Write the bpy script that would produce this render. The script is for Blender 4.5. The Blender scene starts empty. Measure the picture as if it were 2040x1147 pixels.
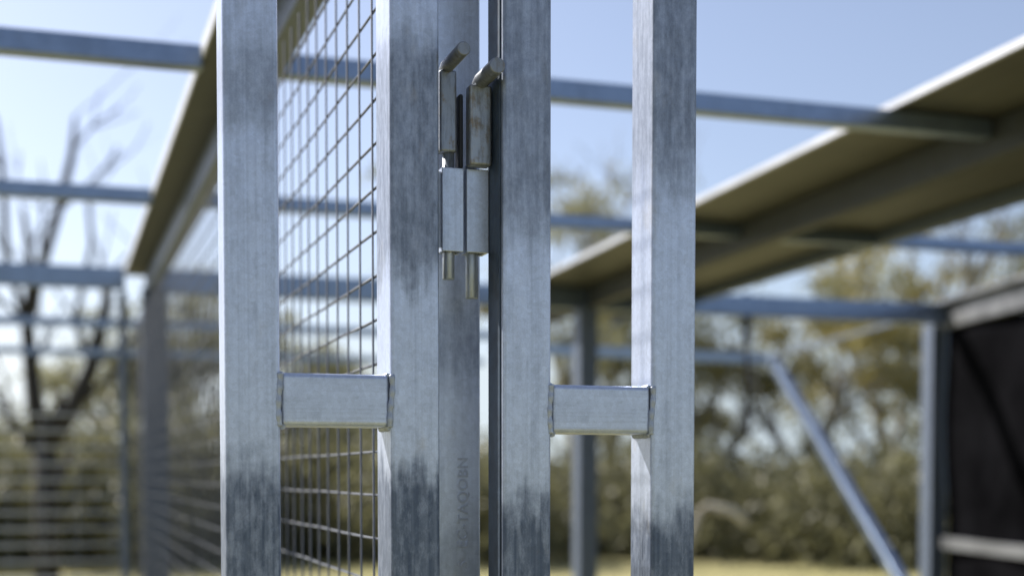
import bpy, bmesh, math, random
from mathutils import Vector, Matrix
R = math.radians
random.seed(7)
sc = bpy.context.scene
col = sc.collection

# ------------------------------------------------------------------ helpers
class MB:
    """collects shapes given in world metres; build() links them as one mesh"""
    def __init__(s): s.bm = bmesh.new()
    def box(s, x0, x1, y0, y1, z0, z1, bev=0.0, seg=2, shear=None):
        r = bmesh.ops.create_cube(s.bm, size=1.0)
        vs = r['verts']
        for v in vs:
            v.co = Vector((x0 + (v.co.x + .5) * (x1 - x0), y0 + (v.co.y + .5) * (y1 - y0), z0 + (v.co.z + .5) * (z1 - z0)))
        if bev > 0:
            es = {e for v in vs for e in v.link_edges}
            rb = bmesh.ops.bevel(s.bm, geom=list(es), offset=bev, segments=seg, profile=.5, affect='EDGES')
            vs = list({v for f in rb['faces'] for v in f.verts} | {v for v in vs if v.is_valid})
        if shear:
            for v in vs: v.co = shear(v.co)
        return s
    def bar(s, a, b, w, h, bev=0.004, up=(0, 0, 1)):
        """rectangular tube between two points; w sideways, h along up"""
        a, b = Vector(a), Vector(b); d = (b - a); L = d.length; d.normalize()
        up = Vector(up); side = d.cross(up).normalized(); u2 = side.cross(d).normalized()
        t = MB(); t.box(-w/2, w/2, 0, L, -h/2, h/2, bev)
        M = Matrix((side, d, u2)).transposed().to_4x4(); M.translation = a
        t.bm.transform(M)
        me = bpy.data.meshes.new('tmp'); t.bm.to_mesh(me); t.bm.free(); s.bm.from_mesh(me); bpy.data.meshes.remove(me)
        return s
    def rod(s, pts, rads, n=8, cap=True):
        """tapered round bar through points"""
        pts = [Vector(p) for p in pts]
        if not hasattr(rads, '__len__'): rads = [rads] * len(pts)
        rings = []
        prev = None
        for i, p in enumerate(pts):
            d = (pts[min(i+1, len(pts)-1)] - pts[max(i-1, 0)]).normalized()
            if prev is None:
                ref = Vector((0, 0, 1)) if abs(d.z) < .9 else Vector((1, 0, 0))
                u = d.cross(ref).normalized()
            else:
                u = (prev - d * prev.dot(d)).normalized()
            prev = u
            w = d.cross(u)
            rings.append([s.bm.verts.new(p + (u * math.cos(k*2*math.pi/n) + w * math.sin(k*2*math.pi/n)) * rads[i]) for k in range(n)])
        for i in range(len(rings)-1):
            for k in range(n):
                f = s.bm.faces.new((rings[i][k], rings[i][(k+1) % n], rings[i+1][(k+1) % n], rings[i+1][k])); f.smooth = True
        if cap:
            s.bm.faces.new(rings[0][::-1]); s.bm.faces.new(rings[-1])
        return s
    def build(s, name, mat, parent=None, origin=(0, 0, 0), smooth=False):
        o0 = Vector(parent['_o']) if parent is not None and '_o' in parent else Vector(origin)
        bmesh.ops.translate(s.bm, verts=s.bm.verts, vec=-o0)
        bmesh.ops.recalc_face_normals(s.bm, faces=s.bm.faces)
        me = bpy.data.meshes.new(name); s.bm.to_mesh(me); s.bm.free()
        if smooth:
            for p in me.polygons: p.use_smooth = True
        me.materials.append(mat)
        o = bpy.data.objects.new(name, me); col.objects.link(o)
        if smooth == 'angle':
            wn = o.modifiers.new('normals', 'WEIGHTED_NORMAL'); wn.keep_sharp = False; wn.weight = 100
        if parent is not None: o.parent = parent; o['_o'] = list(o0)
        else: o.location = o0
        return o

def tag(o, label=None, cat=None, group=None, kind=None):
    if label: o['label'] = label
    if cat: o['category'] = cat
    if group: o['group'] = group
    if kind: o['kind'] = kind
    return o

def thing(name, label, cat, loc=(0, 0, 0), group=None):
    o = bpy.data.objects.new(name, None); col.objects.link(o)
    o.location = loc; o['_o'] = list(loc); o.empty_display_size = .1
    return tag(o, label, cat, group)

def polar(bearing, dist, z=0):
    b = R(bearing); return Vector((math.sin(b) * dist, math.cos(b) * dist, z))

# ------------------------------------------------------------------ materials
def newmat(name):
    m = bpy.data.materials.new(name); m.use_nodes = True
    nt = m.node_tree
    return m, nt, nt.nodes['Principled BSDF']
def N(nt, t, **k):
    n = nt.nodes.new(t)
    for a, b in k.items(): setattr(n, a, b)
    return n
def mathn(nt, op, a, b=None, c=None, clamp=False):
    n = N(nt, 'ShaderNodeMath', operation=op); n.use_clamp = clamp
    for i, v in enumerate((a, b, c)):
        if v is None: continue
        if isinstance(v, (int, float)): n.inputs[i].default_value = v
        else: nt.links.new(v, n.inputs[i])
    return n.outputs[0]
def mixc(nt, fac, a, b):
    n = N(nt, 'ShaderNodeMix', data_type='RGBA')
    if isinstance(fac, (int, float)): n.inputs[0].default_value = fac
    else: nt.links.new(fac, n.inputs[0])
    for i, v in ((6, a), (7, b)):
        if isinstance(v, tuple): n.inputs[i].default_value = (*v, 1)
        else: nt.links.new(v, n.inputs[i])
    return n.outputs[2]
def noise(nt, vec, scale, detail=4, rough=.55, sc=(1, 1, 1), loc=(0, 0, 0)):
    mp = N(nt, 'ShaderNodeMapping'); nt.links.new(vec, mp.inputs[0])
    mp.inputs['Scale'].default_value = sc; mp.inputs['Location'].default_value = loc
    n = N(nt, 'ShaderNodeTexNoise'); nt.links.new(mp.outputs[0], n.inputs['Vector'])
    n.inputs['Scale'].default_value = scale; n.inputs['Detail'].default_value = detail; n.inputs['Roughness'].default_value = rough
    return n.outputs['Fac']
def ramp(nt, v, a, b):
    n = N(nt, 'ShaderNodeMapRange'); nt.links.new(v, n.inputs[0])
    n.inputs[1].default_value = a; n.inputs[2].default_value = b; n.interpolation_type = 'SMOOTHSTEP'
    return n.outputs[0]

def zinc(name, base=(.49, .55, .695), dark=(.075, .10, .155), metallic=.5, rough=.36, bands=(), near=True, warm=0.25, seed=0, along='z'):
    """galvanised steel: fine grain, vertical run-off streaks, darker height bands.
    bands = height ranges (m above the tube's foot) painted darker, on the stiles standing in for dark reflections"""
    m, nt, bs = newmat(name); L = nt.links.new
    tc = N(nt, 'ShaderNodeTexCoord').outputs['Object']
    if along == 'x':   # streaks run along a level tube
        rt = N(nt, 'ShaderNodeVectorRotate', rotation_type='Y_AXIS'); rt.inputs['Angle'].default_value = R(90); L(tc, rt.inputs[0]); tc = rt.outputs[0]
    grain = noise(nt, tc, 900 if near else 120, 3, .7)
    blot = noise(nt, tc, 45 if near else 14, 5, .6, loc=(seed, 0, 0))
    blot2 = noise(nt, tc, 1, 6, .7, sc=(130, 130, 42) if near else (20, 20, 8), loc=(seed, 1, 5))
    streak = noise(nt, tc, 1, 4, .6, sc=(75, 75, 7) if near else (40, 40, 3), loc=(seed, 3, 1))
    streak2 = noise(nt, tc, 1, 3, .5, sc=(300, 300, 4), loc=(1, seed, 1))
    f = mathn(nt, 'ADD', mathn(nt, 'MULTIPLY', blot2, .6), mathn(nt, 'MULTIPLY', streak, .4))
    mask = ramp(nt, f, .44, .74)
    mask = mathn(nt, 'MULTIPLY', mask, .28)
    if bands:
        sx = N(nt, 'ShaderNodeSeparateXYZ'); L(tc, sx.inputs[0])
        z = mathn(nt, 'ADD', sx.outputs[2], mathn(nt, 'MULTIPLY', mathn(nt, 'SUBTRACT', streak, .5), .10))
        z = mathn(nt, 'ADD', z, mathn(nt, 'MULTIPLY', mathn(nt, 'SUBTRACT', blot, .5), .07))
        tot = None
        for (z0, z1, soft, amt) in bands:  # stile bands: dark reflections of the surroundings put into the tube colour
            b = mathn(nt, 'MULTIPLY', ramp(nt, z, z0 - soft, z0 + soft), ramp(nt, z, z1 + soft, z1 - soft))
            b = mathn(nt, 'MULTIPLY', b, amt)
            tot = b if tot is None else mathn(nt, 'MAXIMUM', tot, b)
        st = ramp(nt, mathn(nt, 'ADD', mathn(nt, 'MULTIPLY', streak, .30), mathn(nt, 'MULTIPLY', blot2, .70)), .30, .68)
        tot = mathn(nt, 'MULTIPLY', tot, mathn(nt, 'ADD', mathn(nt, 'MULTIPLY', st, .5), .58), clamp=True)
        tot = mathn(nt, 'MULTIPLY', tot, mathn(nt, 'ADD', mathn(nt, 'MULTIPLY', ramp(nt, streak2, .3, .7), .15), .85), clamp=True)
        mask = mathn(nt, 'MAXIMUM', mask, tot)
    c = mixc(nt, mask, base, dark)
    if near:   # drawing lines left along the tube by the mill
        ln = noise(nt, tc, 1, 3, .6, sc=(260, 260, .8), loc=(seed, 7, 0))
        c = mixc(nt, mathn(nt, 'MULTIPLY', ramp(nt, ln, .45, .70), .14), c, dark)
    g = mathn(nt, 'ADD', mathn(nt, 'MULTIPLY', grain, .5), .75)
    mul = N(nt, 'ShaderNodeMix', data_type='RGBA', blend_type='MULTIPLY'); mul.inputs[0].default_value = 1
    L(c, mul.inputs[6]); cg = N(nt, 'ShaderNodeCombineColor')
    for i in range(3): L(g, cg.inputs[i])
    L(cg.outputs[0], mul.inputs[7])
    vo = N(nt, 'ShaderNodeTexVoronoi'); vo.inputs['Scale'].default_value = 240 if near else 40; L(tc, vo.inputs['Vector'])
    vs = N(nt, 'ShaderNodeSeparateColor'); L(vo.outputs['Color'], vs.inputs[0])
    g2 = mathn(nt, 'ADD', mathn(nt, 'MULTIPLY', vs.outputs[0], .12), .94)
    mul2 = N(nt, 'ShaderNodeMix', data_type='RGBA', blend_type='MULTIPLY'); mul2.inputs[0].default_value = 1; L(mul.outputs[2], mul2.inputs[6])
    cg2 = N(nt, 'ShaderNodeCombineColor')
    for i in range(3): L(g2, cg2.inputs[i])
    L(cg2.outputs[0], mul2.inputs[7]); mul = mul2
    wm = mathn(nt, 'MULTIPLY', ramp(nt, noise(nt, tc, 30 if near else 10, 5, .6, sc=(1, 1, .5), loc=(5, seed, 2)), .58, .78), warm)
    c2 = mixc(nt, wm, mul.outputs[2], (.42, .37, .29))
    L(c2, bs.inputs['Base Color'])
    bs.inputs['Metallic'].default_value = metallic
    r = mathn(nt, 'ADD', mathn(nt, 'MULTIPLY', mask, .18), mathn(nt, 'ADD', mathn(nt, 'MULTIPLY', blot, .14), rough - .07))
    L(r, bs.inputs['Roughness'])
    bp = N(nt, 'ShaderNodeBump'); bp.inputs['Strength'].default_value = .12 if near else .1
    bp.inputs['Distance'].default_value = .0006 if near else .002
    L(mathn(nt, 'ADD', mathn(nt, 'MULTIPLY', grain, .35), blot), bp.inputs['Height']); L(bp.outputs[0], bs.inputs['Normal'])
    return m

Z_stile1 = zinc('zinc_stile_1', bands=((-1, 1.505, .032, 1.05), (1.825, 1.905, .03, .55)), seed=1)
Z_stile2 = zinc('zinc_stile_2', bands=((-1, 1.508, .026, 1.1), (1.69, 1.925, .03, .85)), seed=12)
Z_stileA = zinc('zinc_stile_3', bands=((-1, 1.480, .032, 1.1), (1.74, 3.2, .04, .75)), seed=23)
Z_stileB = zinc('zinc_stile_4', bands=((-1, 1.462, .032, 1.1), (1.80, 3.2, .05, .8)), seed=34)
Z_rung = zinc('zinc_rung', warm=.1, seed=5, along='x')
Z_post = zinc('zinc_post', base=(.54, .60, .71), bands=((-1, 1.44, .03, .45), (1.60, 1.69, .03, .6)), seed=45)
Z_letter = zinc('zinc_letter', base=(.39, .43, .51), rough=.36, seed=4)
Z_weld = zinc('zinc_weld', base=(.38, .42, .50), rough=.45, seed=8, warm=.15)
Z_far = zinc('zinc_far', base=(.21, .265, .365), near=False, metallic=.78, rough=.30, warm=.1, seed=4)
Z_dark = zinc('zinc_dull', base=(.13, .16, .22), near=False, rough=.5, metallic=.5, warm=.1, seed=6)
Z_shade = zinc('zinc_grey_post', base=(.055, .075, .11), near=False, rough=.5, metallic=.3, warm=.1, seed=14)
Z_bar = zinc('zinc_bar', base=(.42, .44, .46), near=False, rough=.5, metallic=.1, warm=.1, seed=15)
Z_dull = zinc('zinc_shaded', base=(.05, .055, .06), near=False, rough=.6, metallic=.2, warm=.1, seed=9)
Z_wire = zinc('zinc_wire', base=(.09, .10, .125), near=True, rough=.75, metallic=.1, warm=.1, seed=3)
Z_sleeve = zinc('zinc_sleeve', base=(.54, .60, .72), rough=.36, warm=.15, seed=61)
def rusty(name, base, amt):
    m, nt, bs = newmat(name); L = nt.links.new
    tc = N(nt, 'ShaderNodeTexCoord').outputs['Object']
    a = noise(nt, tc, 90, 6, .7); b = noise(nt, tc, 1, 4, .6, sc=(260, 260, 30)); g = noise(nt, tc, 700, 3, .7)
    f = ramp(nt, mathn(nt, 'ADD', mathn(nt, 'MULTIPLY', a, .6), mathn(nt, 'MULTIPLY', b, .4)), .60 - amt * .2, .72 - amt * .12)
    f2 = ramp(nt, noise(nt, tc, 1, 4, .6, sc=(200, 200, 40), loc=(9, 2, 1)), .42, .7)
    c = mixc(nt, mathn(nt, 'MULTIPLY', f, .8), base, (.20, .135, .07))
    c = mixc(nt, mathn(nt, 'MULTIPLY', f2, .6), c, (.07, .075, .085))
    L(mixc(nt, mathn(nt, 'MULTIPLY', g, .25), c, (.5, .48, .42)), bs.inputs['Base Color'])
    bs.inputs['Metallic'].default_value = .6
    L(mathn(nt, 'ADD', mathn(nt, 'MULTIPLY', f, .25), .38), bs.inputs['Roughness'])
    bp = N(nt, 'ShaderNodeBump'); bp.inputs['Strength'].default_value = .5; bp.inputs['Distance'].default_value = .001
    L(mathn(nt, 'ADD', a, mathn(nt, 'MULTIPLY', g, .4)), bp.inputs['Height']); L(bp.outputs[0], bs.inputs['Normal'])
    return m
RUST = rusty('weathered_bolt_steel', (.25, .29, .36), .35)
HANDLE = rusty('worn_handle_steel', (.17, .195, .24), .3)
RUSTY = rusty('rust_stained_steel', (.29, .33, .39), .6)
PIN = rusty('bright_pin_steel', (.44, .50, .60), .12)

def plain(name, c, rough=.7, metallic=0, nscale=3, namt=.25, bump=0):
    m, nt, bs = newmat(name); L = nt.links.new
    tc = N(nt, 'ShaderNodeTexCoord').outputs['Object']
    n = noise(nt, tc, nscale, 6, .6)
    d = tuple(x * (1 - namt) for x in c); h = tuple(min(1, x * (1 + namt)) for x in c)
    L(mixc(nt, ramp(nt, n, .3, .7), d, h), bs.inputs['Base Color'])
    bs.inputs['Roughness'].default_value = rough; bs.inputs['Metallic'].default_value = metallic
    if name == 'black_sheeting': bs.inputs['Specular IOR Level'].default_value = 0
    if bump:
        bp = N(nt, 'ShaderNodeBump'); bp.inputs['Distance'].default_value = bump; L(n, bp.inputs['Height']); L(bp.outputs[0], bs.inputs['Normal'])
    return m
SHEET = plain('roof_sheet_steel', (.075, .075, .068), .5, .25, 4, .12)
CAP = plain('pale_capping_steel', (.52, .53, .56), .45, .3, 6, .12)
FASCIA = plain('pale_fascia_steel', (.14, .145, .155), .5, .3, 6, .4)
BLACK = plain('black_sheeting', (.005, .005, .006), 1, 0, 2, .5)
STRAP = plain('black_strap_rubber', (.02, .022, .03), .6, 0, 20, .3)
NAVY = plain('painted_shade_blue', (.035, .055, .085), .5, .2, 60, .3)  # shade colour for the stile side facing the post
BARK = plain('grey_dead_bark', (.028, .025, .021), .9, 0, 9, .5, .02)
BARK2 = plain('pale_gum_bark', (.22, .20, .16), .85, 0, 5, .45, .01)
BARK3 = plain('weathered_log', (.38, .35, .29), .85, 0, 5, .35, .01)

def leafmat(name, a, b, trans=.25):
    m, nt, bs = newmat(name); L = nt.links.new
    tc = N(nt, 'ShaderNodeTexCoord').outputs['Object']
    n = noise(nt, tc, 1.6, 4, .6); n2 = noise(nt, tc, 14, 2, .6)
    f = mathn(nt, 'ADD', mathn(nt, 'MULTIPLY', n, .6), mathn(nt, 'MULTIPLY', n2, .4))
    c = mixc(nt, ramp(nt, f, .35, .65), a, b); L(c, bs.inputs['Base Color'])
    bs.inputs['Roughness'].default_value = .55
    tr = N(nt, 'ShaderNodeBsdfTranslucent'); L(c, tr.inputs[0])
    mx = N(nt, 'ShaderNodeMixShader'); mx.inputs[0].default_value = trans
    L(bs.outputs[0], mx.inputs[1]); L(tr.outputs[0], mx.inputs[2])
    L(mx.outputs[0], nt.nodes['Material Output'].inputs[0])
    return m
LEAF = leafmat('gum_leaf', (.155, .155, .08), (.31, .30, .155), .5)
LEAF2 = leafmat('scrub_leaf', (.115, .114, .06), (.23, .222, .115), .45)
LEAF3 = leafmat('yellow_leaf', (.24, .215, .085), (.38, .33, .13), .5)

# ground
def groundmat():
    m, nt, bs = newmat('dry_grass'); L = nt.links.new
    tc = N(nt, 'ShaderNodeTexCoord').outputs['Object']
    a = noise(nt, tc, .35, 6, .65); b = noise(nt, tc, 9, 6, .75)
    c = mixc(nt, ramp(nt, a, .35, .65), (.30, .275, .105), (.42, .37, .17))
    c = mixc(nt, mathn(nt, 'MULTIPLY', ramp(nt, b, .4, .75), .5), c, (.16, .17, .06))
    L(c, bs.inputs['Base Color']); bs.inputs['Roughness'].default_value = .95
    bp = N(nt, 'ShaderNodeBump'); bp.inputs['Distance'].default_value = .04; L(b, bp.inputs['Height']); L(bp.outputs[0], bs.inputs['Normal'])
    return m
g = MB(); n = 24; S = 900
gv = [[g.bm.verts.new((x, y, 0)) for x in [-S + 2*S*i/n for i in range(n+1)]] for y in [-S + 2*S*j/n for j in range(n+1)]]
for j in range(n):
    for i in range(n): g.bm.faces.new((gv[j][i], gv[j][i+1], gv[j+1][i+1], gv[j+1][i]))
tag(g.build('ground', groundmat()), kind='structure')

# ------------------------------------------------------------------ foreground gates
def bead(p0, p1, r, wob, seed):
    """weld bead: overlapping ripples along a line"""
    rnd = random.Random(seed); m = MB(); n = 44
    p0, p1 = Vector(p0), Vector(p1)
    pts, rad = [], []
    for i in range(n + 1):
        t = i / n
        p = p0.lerp(p1, t) + Vector((rnd.uniform(-wob, wob) + .0012 * math.sin(t * 5 + seed), rnd.uniform(-wob, wob) * .4, 0))
        pts.append(p); rad.append(r * (1 + .12 * math.sin(i * .55 + seed) + rnd.uniform(-.02, .02)) * (.8 if i in (0, n) else 1))
    m.rod(pts, rad, 8); return m

Y0, Y1 = 1.32, 1.37
def gate(x0, x1, x2, x3, z0, z1, label, mats, seed):
    cx = (x0 + x3) / 2
    t = thing('gate', label, 'gate', (cx, (Y0+Y1)/2, 0), 'galvanised gate frames')
    MB().box(x0, x1, Y0, Y1, .05, 2.14, .0045, 4).build('stile', mats[0], t, smooth='angle')
    MB().box(x2, x3, Y0, Y0 + (.065 if x2 < .4 else .058), .05, 2.14, .0045, 4).build('stile', mats[1], t, smooth='angle')
    MB().box(x1 + .0008, x2 - .0008, Y0 + .0008, Y1 - .001, z0, z1, .0048, 5).build('rung', Z_rung, t, smooth='angle')
    MB().box(x0, x3, Y0, Y1, 2.141, 2.191, .0045, 3).build('top_rail', Z_rung, t, smooth='angle')
    MB().box(x1 + .0008, x2 - .0008, Y0 + .0012, Y1 - .001, .06, .11, .0045, 3).build('bottom_rail', Z_rung, t, smooth='angle')
    for k, xx in enumerate((x1, x2)):
        sgn = 1 if k == 0 else -1
        bead((xx - .0006*sgn, Y0 + .0014, z0 - .0005), (xx - .0010*sgn, Y0 + .0014, z1 + .0002), .0030, .0002, seed + k).build('weld_bead', Z_weld, t)
        # undercut groove shows as a thin oxide line next to the bead; underside fillet
        bead((xx + .0006*sgn, Y0 + .004, z0 - .0004), (xx + .0006*sgn, Y1 - .004, z0 - .0004), .0034, .0003, seed + 5 + k).build('weld_bead', Z_weld, t)
        bead((xx + .0006*sgn, Y0 + .003, z1 - .0004), (xx + .0006*sgn, Y1 - .004, z1 - .0004), .0026, .0003, seed + 7 + k).build('weld_bead', Z_weld, t)
    return t
gl = gate(.1430, .1951, .3022, .3521, 1.5465, 1.5972, 'left galvanised square tube frame with one welded rung in front of the wire mesh', (Z_stile1, Z_stile2), 3)
gr = gate(.4169, .4684, .5785, .6287, 1.5421, 1.5912, 'right galvanised square tube frame with one welded rung in front of the dark roof', (Z_stileA, Z_stileB), 9)
MB().box(.4153, .4167, 1.326, 1.3652, .3, 2.13, .0004, 1).build('shade_strip', NAVY, gr)  # thin dark strip added to paint shade onto the stile's left side
# sleeves welded between the frames
def sleeve(x0, x1, parent, xw0, xw1):
    m = MB(); y0, y1, z0, z1, w = 1.362, 1.386, 1.7262, 1.8103, .0032
    m.box(x0, x1, y0, y0 + w, z0, z1, .0008, 2); m.box(x0, x1, y1 - w, y1, z0, z1, .0008, 2)
    m.box(x0 + .0002, x0 + w, y0 + w, y1 - w, z0 + .0002, z1 - .0002); m.box(x1 - w, x1 - .0002, y0 + w, y1 - w, z0 + .0002, z1 - .0002)
    o = m.build('hinge_sleeve', Z_sleeve, parent)
    MB().box(xw0, xw1, 1.366, 1.3695, z0 + .004, z1 - .004).build('weld_plate', Z_weld, parent)
    return o
sleeve(.3658, .3885, gl, .3523, .3656)
sleeve(.3916, .4150, gr, .4152, .4168)

# centre post with its raised lettering
gp = thing('gate_post', 'galvanised post with raised lettering standing between the two gate frames', 'post', (.3855, 1.46, 0))
MB().box(.3480, .4231, 1.42, 1.495, 0, 2.6, .0022, 3).build('tube', Z_post, gp, smooth='angle')
def lettering(text, size, x, zbase, parent, name='lettering'):
    cu = bpy.data.curves.new('t', 'FONT'); cu.body = text; cu.size = size; cu.extrude = .0006; cu.bevel_depth = .0004; cu.bevel_resolution = 1
    cu.space_character = 1.12; cu.offset = .0001
    o = bpy.data.objects.new('t', cu); col.objects.link(o)
    bpy.context.view_layer.update()
    me = bpy.data.meshes.new_from_object(o); bpy.data.objects.remove(o)
    # text plane faces -Y, reading upward
    M = Matrix(((0, -1, 0, x), (0, 0, -1, 1.4202), (1, 0, 0, zbase), (0, 0, 0, 1)))
    me.transform(Matrix.Translation(-Vector(parent['_o'])) @ M)
    me.materials.clear(); me.materials.append(Z_letter)
    q = bpy.data.objects.new(name, me); col.objects.link(q); q.parent = parent
    return q
lettering('EC-TAQOBN', .0155, .4085, 1.4215, gp)
lettering('S', .0155, .4085, 1.401, gp)

# ------------------------------------------------------------------ bolts
def bolt(label, xc, yc, r, zlow, zb0, zb1, bx0, bx1, by0, by1, hx, hy, hz, hr, body_mat):
    t = thing('drop_bolt', label, 'bolt', (xc, yc, zlow), 'drop bolts in the sleeves between the gates')
    MB().rod([(xc, yc, zlow), (xc, yc, zlow + .001), (xc, yc, zb0 + .004)], [r * .9, r, r], 20).build('pin', PIN, t)
    MB().box(bx0, bx1, by0, by1, zb0, zb1, .0028, 4).build('body', body_mat, t, smooth='angle')
    # handle: round bar lying toward the viewer from the head of the body
    yb = (by0 + by1) / 2 + .004
    MB().rod([(hx, yb, zb1 - .012), (hx, yb - .0006, zb1 - .003), (hx, yb - .004, hz - .002), (hx, yb - .010, hz), (hx, hy + .0015, hz), (hx, hy, hz)],
             [hr, hr, hr, hr, hr, hr * .88], 24).build('handle', HANDLE, t)
    return t
bolt('left drop bolt with short bare pin between its body and the left sleeve', .3755, 1.374, .0062, 1.6992, 1.8262, 1.9085, .3640, .3822, 1.364, 1.380, .3722, 1.303, 1.9120, .0068, RUST)
b2 = bolt('right drop bolt with rust stained body resting on the right sleeve', .4000, 1.374, .0066, 1.6808, 1.8112, 1.8915, .3905, .4140, 1.347, 1.363, .4035, 1.294, 1.8960, .0080, RUSTY)
MB().box(.3850, .3895, 1.366, 1.384, 1.8112, 1.886, .002, 2).build('strap', STRAP, b2)  # dark filler in the gap left of the bolt body

# ------------------------------------------------------------------ side wall mesh panel running away on the left
def wire_grid(a, b, z0, z1, dz, dv, rh, rv, off, lead=0):
    """welded mesh between plan points a and b: level wires behind, upright wires in front (off = sideways vector)"""
    a, b = Vector(a), Vector(b); L = (b - a).length; d = (b - a) / L
    m = MB(); z = z0
    k = 0
    rnd = random.Random(5)
    while z <= z1:
        n = max(2, int(L / (dv * 2)))
        pts = []
        for i in range(n + 1):
            p = a + d * (-lead + (L + lead) * i / n) + Vector(off)
            pts.append((p.x, p.y, z + rnd.uniform(-.0008, .0008)))
        m.rod(pts, rh, 6); z += dz; k += 1
    s = 0
    while s <= L:
        p = a + d * s - Vector(off)
        m.rod([(p.x, p.y, z0 - .01), (p.x + rnd.uniform(-.001, .001), p.y, (z0 + z1) / 2), (p.x, p.y, z1 + .01)], rv, 6); s += dv
    return m
pn = thing('mesh_panel', 'long welded wire mesh side wall running away behind the left gate frame', 'mesh panel', (.33, 1.47, 0))
wire_grid((.3335, 1.5382, 0), (.2985, 6.42, 0), .0515, 2.155, .04915, .0685, .0016, .0013, (.0014, 0, 0), .085).build('wire_mesh', Z_wire, pn)
pe = thing('mesh_panel', 'wire mesh end wall in front of the bare tree at far left', 'mesh panel', (-1, 6.66, 0))
wire_grid((-2.2, 6.66, 0), (.235, 6.66, 0), .06, 1.78, .0745, .15, .0062, .0013, (0, -.005, 0)).build('wire_mesh', Z_bar, pe)

# ------------------------------------------------------------------ the pen's frame
fr = thing('pen_frame', 'galvanised tube frame of the pen with level roof rails, a roofed strip and posts', 'pen frame', (1.3, 4.8, 0))
def rail(x0, x1, y, w=.05, h=.05, top=2.45, mat=Z_far, y2=None):
    return MB().bar((x0, y + w/2, top - h/2), (x1, (y2 if y2 is not None else y) + w/2, top - h/2), w, h).build('rail', mat, fr, smooth='angle')
# left rafter with its pale capping
xl = lambda y: .305 - .0089 * (y - 2.9)
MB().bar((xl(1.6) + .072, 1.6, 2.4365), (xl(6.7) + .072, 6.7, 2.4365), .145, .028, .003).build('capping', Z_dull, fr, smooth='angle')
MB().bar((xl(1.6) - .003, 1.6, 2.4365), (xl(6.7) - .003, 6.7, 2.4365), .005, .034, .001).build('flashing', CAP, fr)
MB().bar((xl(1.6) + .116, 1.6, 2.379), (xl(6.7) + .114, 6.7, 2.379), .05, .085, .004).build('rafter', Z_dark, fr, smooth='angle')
rail(-2.4, xl(3.16) - .001, 3.16); rail(xl(3.16) + .1465, 2.372, 3.16)
rail(-2.6, xl(4.78) - .001, 4.775); rail(xl(4.78) + .1465, 5.6, 4.775)
rail(-3.0, xl(6.6) - .001, 6.62, .05, .10); rail(xl(6.6) + .1465, 4.76, 6.62, .078, .11, 2.45)
rail(-4.0, 2.9, 8.83, .05, .05); rail(-5.0, 3.3, 10.95, .05, .05); rail(2.95, 5.35, 9.55, .06, .08, 2.46, Z_far, 9.9)
# posts at the end of the left rafter
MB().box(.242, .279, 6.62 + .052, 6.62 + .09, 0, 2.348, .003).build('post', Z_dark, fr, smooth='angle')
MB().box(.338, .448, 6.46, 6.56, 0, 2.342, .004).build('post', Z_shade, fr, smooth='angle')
# roof strip
xr = lambda y: 2.042 + .046 * (y - 2.6)
m = MB()
def strip(m, x0, x1, ya, yb, z0, z1):
    m.box(0, 1, 0, 1, z0, z1, 0)
    for v in list(m.bm.verts)[-8:]:
        u, w = v.co.x, v.co.y; y = ya + (yb - ya) * w
        v.co.x = xr(y) + x0 + (x1 - x0) * u; v.co.y = y
for k in range(11):      # shallow pans of the roof sheet, lapped ribs between
    strip(m, .004 + k*.09, .004 + k*.09 + .086, 1.3, 8.0, 2.456, 2.460)
    strip(m, .086 + k*.09 + .0045, .086 + k*.09 + .0075, 1.3, 8.0, 2.4565, 2.470)
m.build('roof_sheet', SHEET, fr)
m = MB(); strip(m, -.008, .003, 1.3, 8.0, 2.4515, 2.4705); strip(m, .997, 1.002, 1.3, 8.0, 2.4515, 2.479)
m.build('roof_flashing', CAP, fr)
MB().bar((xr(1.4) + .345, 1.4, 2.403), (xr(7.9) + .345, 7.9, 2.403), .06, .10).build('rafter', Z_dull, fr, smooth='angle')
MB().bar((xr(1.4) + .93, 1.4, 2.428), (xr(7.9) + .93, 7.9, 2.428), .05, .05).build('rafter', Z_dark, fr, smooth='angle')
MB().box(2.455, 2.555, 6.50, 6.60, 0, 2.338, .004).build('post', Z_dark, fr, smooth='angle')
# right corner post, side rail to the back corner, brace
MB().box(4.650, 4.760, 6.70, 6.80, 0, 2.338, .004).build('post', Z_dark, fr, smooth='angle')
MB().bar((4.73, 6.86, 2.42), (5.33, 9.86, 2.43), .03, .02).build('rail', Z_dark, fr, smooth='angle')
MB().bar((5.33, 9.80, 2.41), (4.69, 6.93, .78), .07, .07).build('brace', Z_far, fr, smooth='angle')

# hanging strap and gusset
st = MB(); st.bar((3.45, 6.625, 2.46), (3.45, 6.625, 2.20), .045, .006, .001, (0, 1, 0)); st.bar((3.45, 6.625, 2.20), (3.46, 6.63, 1.72), .02, .005, .001, (0, 1, 0))
tag(st.build('strap', STRAP, None, (3.45, 6.625, 2.46)), 'thin black strap hanging from the far rail beside the slanting brace', 'strap')

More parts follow.
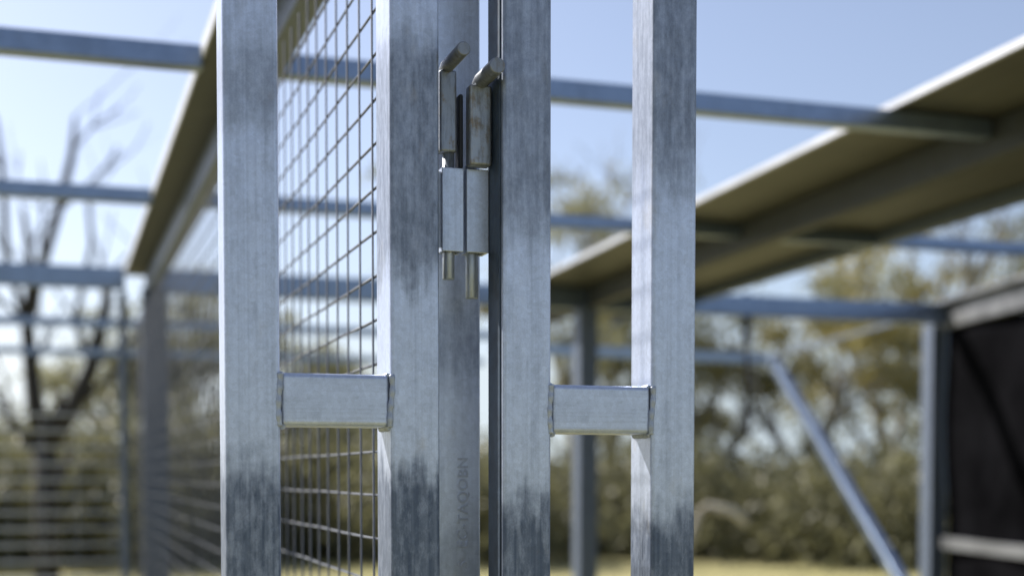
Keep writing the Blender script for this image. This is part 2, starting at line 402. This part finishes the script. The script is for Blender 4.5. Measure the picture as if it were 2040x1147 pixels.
# black sheeted side wall at right
wl = thing('side_wall', 'black sheeted side wall with pale top and lower rails at far right', 'wall', (4.6, 6.6, 0))
xw = lambda y: 4.745 + .225 * (y - 6.75)
def wallbar(z0, z1, t, name, mat, off=0, ya=2.0, yb=6.69):
    MB().bar((xw(ya) + off, ya, (z0+z1)/2), (xw(yb) + off, yb, (z0+z1)/2), t, z1 - z0, .003).build(name, mat, wl, smooth='angle')
wallbar(2.315, 2.44, .06, 'top_rail', FASCIA); wallbar(2.445, 2.470, .14, 'capping', FASCIA, -.01)
wallbar(1.085, 1.15, .06, 'lower_rail', FASCIA); wallbar(.05, .12, .06, 'bottom_rail', FASCIA)
m = MB(); nu, nv = 60, 24; rows = []
for j in range(nv + 1):
    z = .12 + j * (2.315 - .12) / nv; r = []
    for i in range(nu + 1):
        y = 2.0 + i * 4.69 / nu
        w = .012 * math.sin((y * 2.2 + z * 1.5) * 2.4) + .008 * math.sin((y - z) * 6)
        r.append(m.bm.verts.new((xw(y) + .018 + w, y, z)))
    rows.append(r)
for j in range(nv):
    for i in range(nu): m.bm.faces.new((rows[j][i], rows[j][i+1], rows[j+1][i+1], rows[j+1][i])).smooth = True
o = m.build('sheeting', BLACK, wl)
sm = o.modifiers.new('thick', 'SOLIDIFY'); sm.thickness = .004

# ------------------------------------------------------------------ trees
def leaf_quads(m, c, rad, n, size, rnd, squash=.75):
    for _ in range(n):
        p = Vector((rnd.gauss(0, 1), rnd.gauss(0, 1), rnd.gauss(0, squash))) * rad * .5 + c
        d = Vector((rnd.gauss(0, .6), rnd.gauss(0, .6), -rnd.random() - .1)).normalized()
        u = d.cross(Vector((rnd.gauss(0, 1), rnd.gauss(0, 1), rnd.gauss(0, 1)))).normalized()
        s = size * rnd.uniform(.6, 1.4); w = s * .32
        a = [p - u*w*.15, p + d*s*.5 + u*w*.6, p + d*s, p + d*s*.5 - u*w*.6]
        m.bm.faces.new([m.bm.verts.new(q) for q in a])
def limb(m, p, d, L, r, rnd, depth, tips, curl=.25, up=.1, taper=.6):
    pts, rad = [p.copy()], [r]; n = 6; q = p.copy(); dd = d.normalized()
    for i in range(n):
        dd = (dd + Vector((rnd.gauss(0, curl), rnd.gauss(0, curl), rnd.gauss(0, curl) + up)) * .35).normalized()
        q = q + dd * (L / n); pts.append(q.copy()); rad.append(r * (1 - (1 - taper) * (i + 1) / n))
    m.rod(pts, rad, 6 if r < .05 else 9)
    tips.append((q.copy(), dd.copy(), r * taper, depth))
    if depth > 0:
        for k in range(rnd.choice((2, 3))):
            i = rnd.randint(3, n); b = pts[i]
            nd = (dd + Vector((rnd.gauss(0, .6), rnd.gauss(0, .6), rnd.gauss(.15, .4)))).normalized()
            limb(m, b, nd, L * rnd.uniform(.55, .8), rad[i] * .62, rnd, depth - 1, tips, curl, up)
def gum(label, bearing, dist, height, spread, seed, density=1.0, name='gum_tree', leaf=LEAF, lsize=.17, trunk=.16, group='gum trees beyond the pen', low=.35):
    rnd = random.Random(seed); base = polar(bearing, dist)
    t = thing(name, label, 'tree', tuple(base), group)
    tm = MB(); tips = []
    h0 = height * low
    lean = Vector((rnd.gauss(0, .08), rnd.gauss(0, .08), 1))
    top = base + lean * h0
    tm.rod([base - Vector((0, 0, .1)), base.lerp(top, .5) + Vector((rnd.gauss(0, .08), 0, 0)), top], [trunk * 1.25, trunk, trunk * .8], 10)
    for k in range(5):
        a = k * 1.257 + rnd.random()
        d = Vector((math.cos(a) * spread / height, math.sin(a) * spread / height, rnd.uniform(.7, 1.1)))
        limb(tm, top - Vector((0, 0, rnd.random() * h0 * .3)), d, height * rnd.uniform(.3, .42), trunk * .5, rnd, 2, tips)
    tm.build('trunk', BARK2, t)
    cm = MB()
    for (p, d, r, dep) in tips:
        if p.z > height * 1.05: continue
        if dep <= 1 and rnd.random() < .9:
            for _ in range(2):
                c = p + Vector((rnd.gauss(0, .3), rnd.gauss(0, .3), rnd.gauss(0, .25)))
                if rnd.random() < (.6 if bearing < 25 else .38): leaf_quads(cm, c, rnd.uniform(.34, .62), int(120 * density * rnd.uniform(.5, 1.4)), lsize, rnd)
    # hanging outer clumps, leaving gaps between them
    ncl = int(9 * density * spread / 2)
    for k in range(ncl):
        a = rnd.uniform(0, 6.283); q = rnd.random() ** .6 * spread * .75
        zc = rnd.uniform(height * .34, height * .82); q *= 1 - .45 * abs(zc / height - .55)
        c = base + Vector((math.cos(a) * q, math.sin(a) * q, zc))
        leaf_quads(cm, c, rnd.uniform(.30, .62), int(110 * rnd.uniform(.5, 1.3)), lsize, rnd)
    cm.build('crown', leaf, t)
    return t
def dead(label, bearing, dist, height, seed, main=()):
    rnd = random.Random(seed); base = polar(bearing, dist)
    t = thing('bare_tree', label, 'tree', tuple(base))
    m = MB(); tips = []
    for (pts, rads) in main:
        P = [base + Vector(p) for p in pts]
        m.rod(P, rads, 8)
        for i in range(1, len(P)):
            if rnd.random() < .9:
                d = (P[i] - P[i-1]).normalized() + Vector((rnd.gauss(0, .7), rnd.gauss(0, .5), rnd.gauss(.1, .3)))
                limb(m, P[i], d, rnd.uniform(.5, 1.1), rads[i] * .45, rnd, 1, tips, .35, .1)
    m.build('trunk', BARK, t)
    cm = MB()
    for (p, d, r, dep) in tips:
        if rnd.random() < .5 and p.z < 4.0: leaf_quads(cm, p, .3, 14, .09, rnd)
    cm.build('crown', LEAF2, t)
    return t
# X offsets are sideways (to the right), heights above the ground; tree stands 17 m off
dead('bare dark tree with forked leafless branches behind the end wall', -.75, 17, 5.5, 4, main=(
    (((0, 0, -.1), (.0, 0, 1.2), (-.02, 0, 1.9)), (.16, .14, .13)),
    (((-.02, 0, 1.85), (-.12, .1, 2.4), (-.18, .2, 3.2), (-.12, .2, 3.9), (-.22, .3, 4.6)), (.12, .10, .08, .055, .03)),
    (((.0, 0, 1.8), (.32, -.1, 2.3), (.52, 0, 2.75), (.70, 0, 3.5), (.75, .1, 3.9)), (.13, .11, .09, .07, .04)),
    (((-.18, .2, 3.2), (-.02, .2, 3.9), (.18, .2, 4.6), (.34, .2, 5.25), (.38, .2, 5.7)), (.065, .06, .055, .045, .02)),
    (((-.18, .2, 3.2), (-.4, .1, 4.0), (-.42, .1, 4.9), (-.5, .1, 5.6)), (.05, .04, .04, .02)),
    (((.52, 0, 2.75), (.35, .1, 3.3), (.55, .1, 4.2), (.5, .1, 4.8)), (.045, .04, .03, .015)),
    (((-.02, 0, 1.7), (-.4, 0, 2.15), (-.75, .1, 2.9)), (.06, .045, .02)),
))
# scrub: a continuous low mass of undergrowth along the far side of the paddock
sm_ = MB(); rnd = random.Random(11); b = -10.0
while b < 48:
    dist = rnd.uniform(23.4, 29)
    topz = (2.25 if b < 14 else 1.58) + rnd.uniform(-.35, .35)
    c0 = polar(b + rnd.uniform(-.3, .3), dist)
    for q in range(9):
        c = c0 + Vector((rnd.gauss(0, .7), rnd.gauss(0, .7), rnd.uniform(.15, topz)))
        leaf_quads(sm_, c, rnd.uniform(.6, 1.0), 95, .20, rnd, .8)
    b += .42
tag(sm_.build('scrub', LEAF2), 'low olive green scrub along the far edge of the grass', 'scrub', kind='stuff')

gum('olive gum tree seen through the wire mesh above the left rung', 9.4, 29, 3.7, 2.4, 21, .8, low=.4)
gum('thin gum tree between the end posts and the left gate frame', 5.2, 30, 5.4, 1.8, 22, .8)
gum('sparse gum tree just left of the end posts', 1.6, 31, 5.0, 2.0, 23, .6)
gum('tall sparse gum tree with its tip above the second rail between the right stiles', 20.2, 31, 8.0, 1.5, 24, .7, low=.45)
gum('gum tree low between the right gate stiles', 22.6, 29, 5.2, 2.0, 25, 1.0)
gum('gum tree just right of the right gate frame behind the hanging strap', 26.0, 29, 5.2, 2.4, 26, .9, low=.3)
gum('broad yellowish gum tree behind the top of the slanting brace', 29.8, 28, 5.8, 3.0, 27, 1.0, leaf=LEAF3, low=.3)
gum('gum tree filling the gap left of the corner post', 33.0, 30, 6.0, 2.6, 28, .95, low=.3)
gum('tallest sparse gum tree above the corner of the far frame', 35.2, 31, 8.2, 2.4, 29, 1.0, leaf=LEAF3, low=.45)
gum('small crowned gum tree above the pale top rail at far right', 38.6, 31, 7.0, 2.0, 30, .8, low=.45)

# fallen pale limb in the scrub
m = MB(); m.rod([polar(25.6, 22, 0.9), polar(26.0, 22, 1.0), polar(27.0, 22, .92), polar(27.6, 22, .72)], [.06, .07, .075, .06], 9)
m.rod([polar(25.6, 22, 0.9), polar(25.2, 22.2, .4), polar(25.0, 22.3, -.05)], [.06, .07, .08], 9)
tag(m.build('fallen_branch', BARK3, None, tuple(polar(25.0, 22.3))), 'pale curved dead branch arching in front of the scrub right of the gate', 'branch')

# ------------------------------------------------------------------ light
SUN_EL = math.atan(1 / math.hypot(.75, 1)); SUN_AZ = math.atan2(-.75, 1.0)
w = bpy.data.worlds.new('World'); sc.world = w; w.use_nodes = True
nt = w.node_tree; sk = nt.nodes.new('ShaderNodeTexSky'); sk.sky_type = 'NISHITA'; sk.sun_disc = False
sk.sun_elevation = SUN_EL; sk.sun_rotation = SUN_AZ; sk.altitude = 0; sk.air_density = 1.0; sk.dust_density = 1.3; sk.ozone_density = 4
# keep the lowest few degrees the pale blue of the air above them (thin ground haze near the horizon)
tcw = nt.nodes.new('ShaderNodeTexCoord'); sp = nt.nodes.new('ShaderNodeSeparateXYZ'); cb = nt.nodes.new('ShaderNodeCombineXYZ')
nt.links.new(tcw.outputs['Generated'], sp.inputs[0]); nt.links.new(sp.outputs[0], cb.inputs[0]); nt.links.new(sp.outputs[1], cb.inputs[1])
nt.links.new(mathn(nt, 'MAXIMUM', sp.outputs[2], .075), cb.inputs[2]); nt.links.new(cb.outputs[0], sk.inputs[0])
hs = nt.nodes.new('ShaderNodeHueSaturation'); hs.inputs['Saturation'].default_value = .77; hs.inputs['Value'].default_value = 1.0
tint = nt.nodes.new('ShaderNodeMix'); tint.data_type = 'RGBA'; tint.blend_type = 'MULTIPLY'; tint.inputs[0].default_value = 1; tint.inputs[7].default_value = (1, .955, 1, 1)
nt.links.new(sk.outputs[0], tint.inputs[6]); nt.links.new(tint.outputs[2], hs.inputs['Color']); nt.links.new(hs.outputs[0], nt.nodes['Background'].inputs[0]); nt.nodes['Background'].inputs[1].default_value = .10
sun = bpy.data.lights.new('sun', 'SUN'); sun.energy = 5.0; sun.angle = R(1); sun.color = (1, .95, .87)
so = bpy.data.objects.new('sun', sun); col.objects.link(so)
so.rotation_euler = Vector((.75, -1.0, -1.0)).to_track_quat('-Z', 'Y').to_euler()

# ------------------------------------------------------------------ camera
cam = bpy.data.cameras.new('camera'); co = bpy.data.objects.new('camera', cam); col.objects.link(co); sc.camera = co
co.location = (0, 0, 1.5); co.rotation_euler = (R(90 - 2.4), 0, R(-17.9))
cam.sensor_width = 36; cam.lens = 2750 * 36 / 2040
cam.shift_y = (945 + 2750 * math.tan(R(2.4)) - 573.5) / 2040
cam.clip_start = .05; cam.clip_end = 3000
cam.dof.use_dof = True; cam.dof.focus_distance = 1.385; cam.dof.aperture_fstop = 3.0
sc.view_settings.view_transform = 'Standard'; sc.view_settings.look = 'None'; sc.view_settings.exposure = .70; sc.view_settings.gamma = 1
sc.cycles.use_denoising = True; sc.cycles.max_bounces = 6; sc.cycles.diffuse_bounces = 3; sc.cycles.glossy_bounces = 3; sc.cycles.sample_clamp_indirect = 8
for o in bpy.data.objects:
    if '_o' in o: del o['_o']
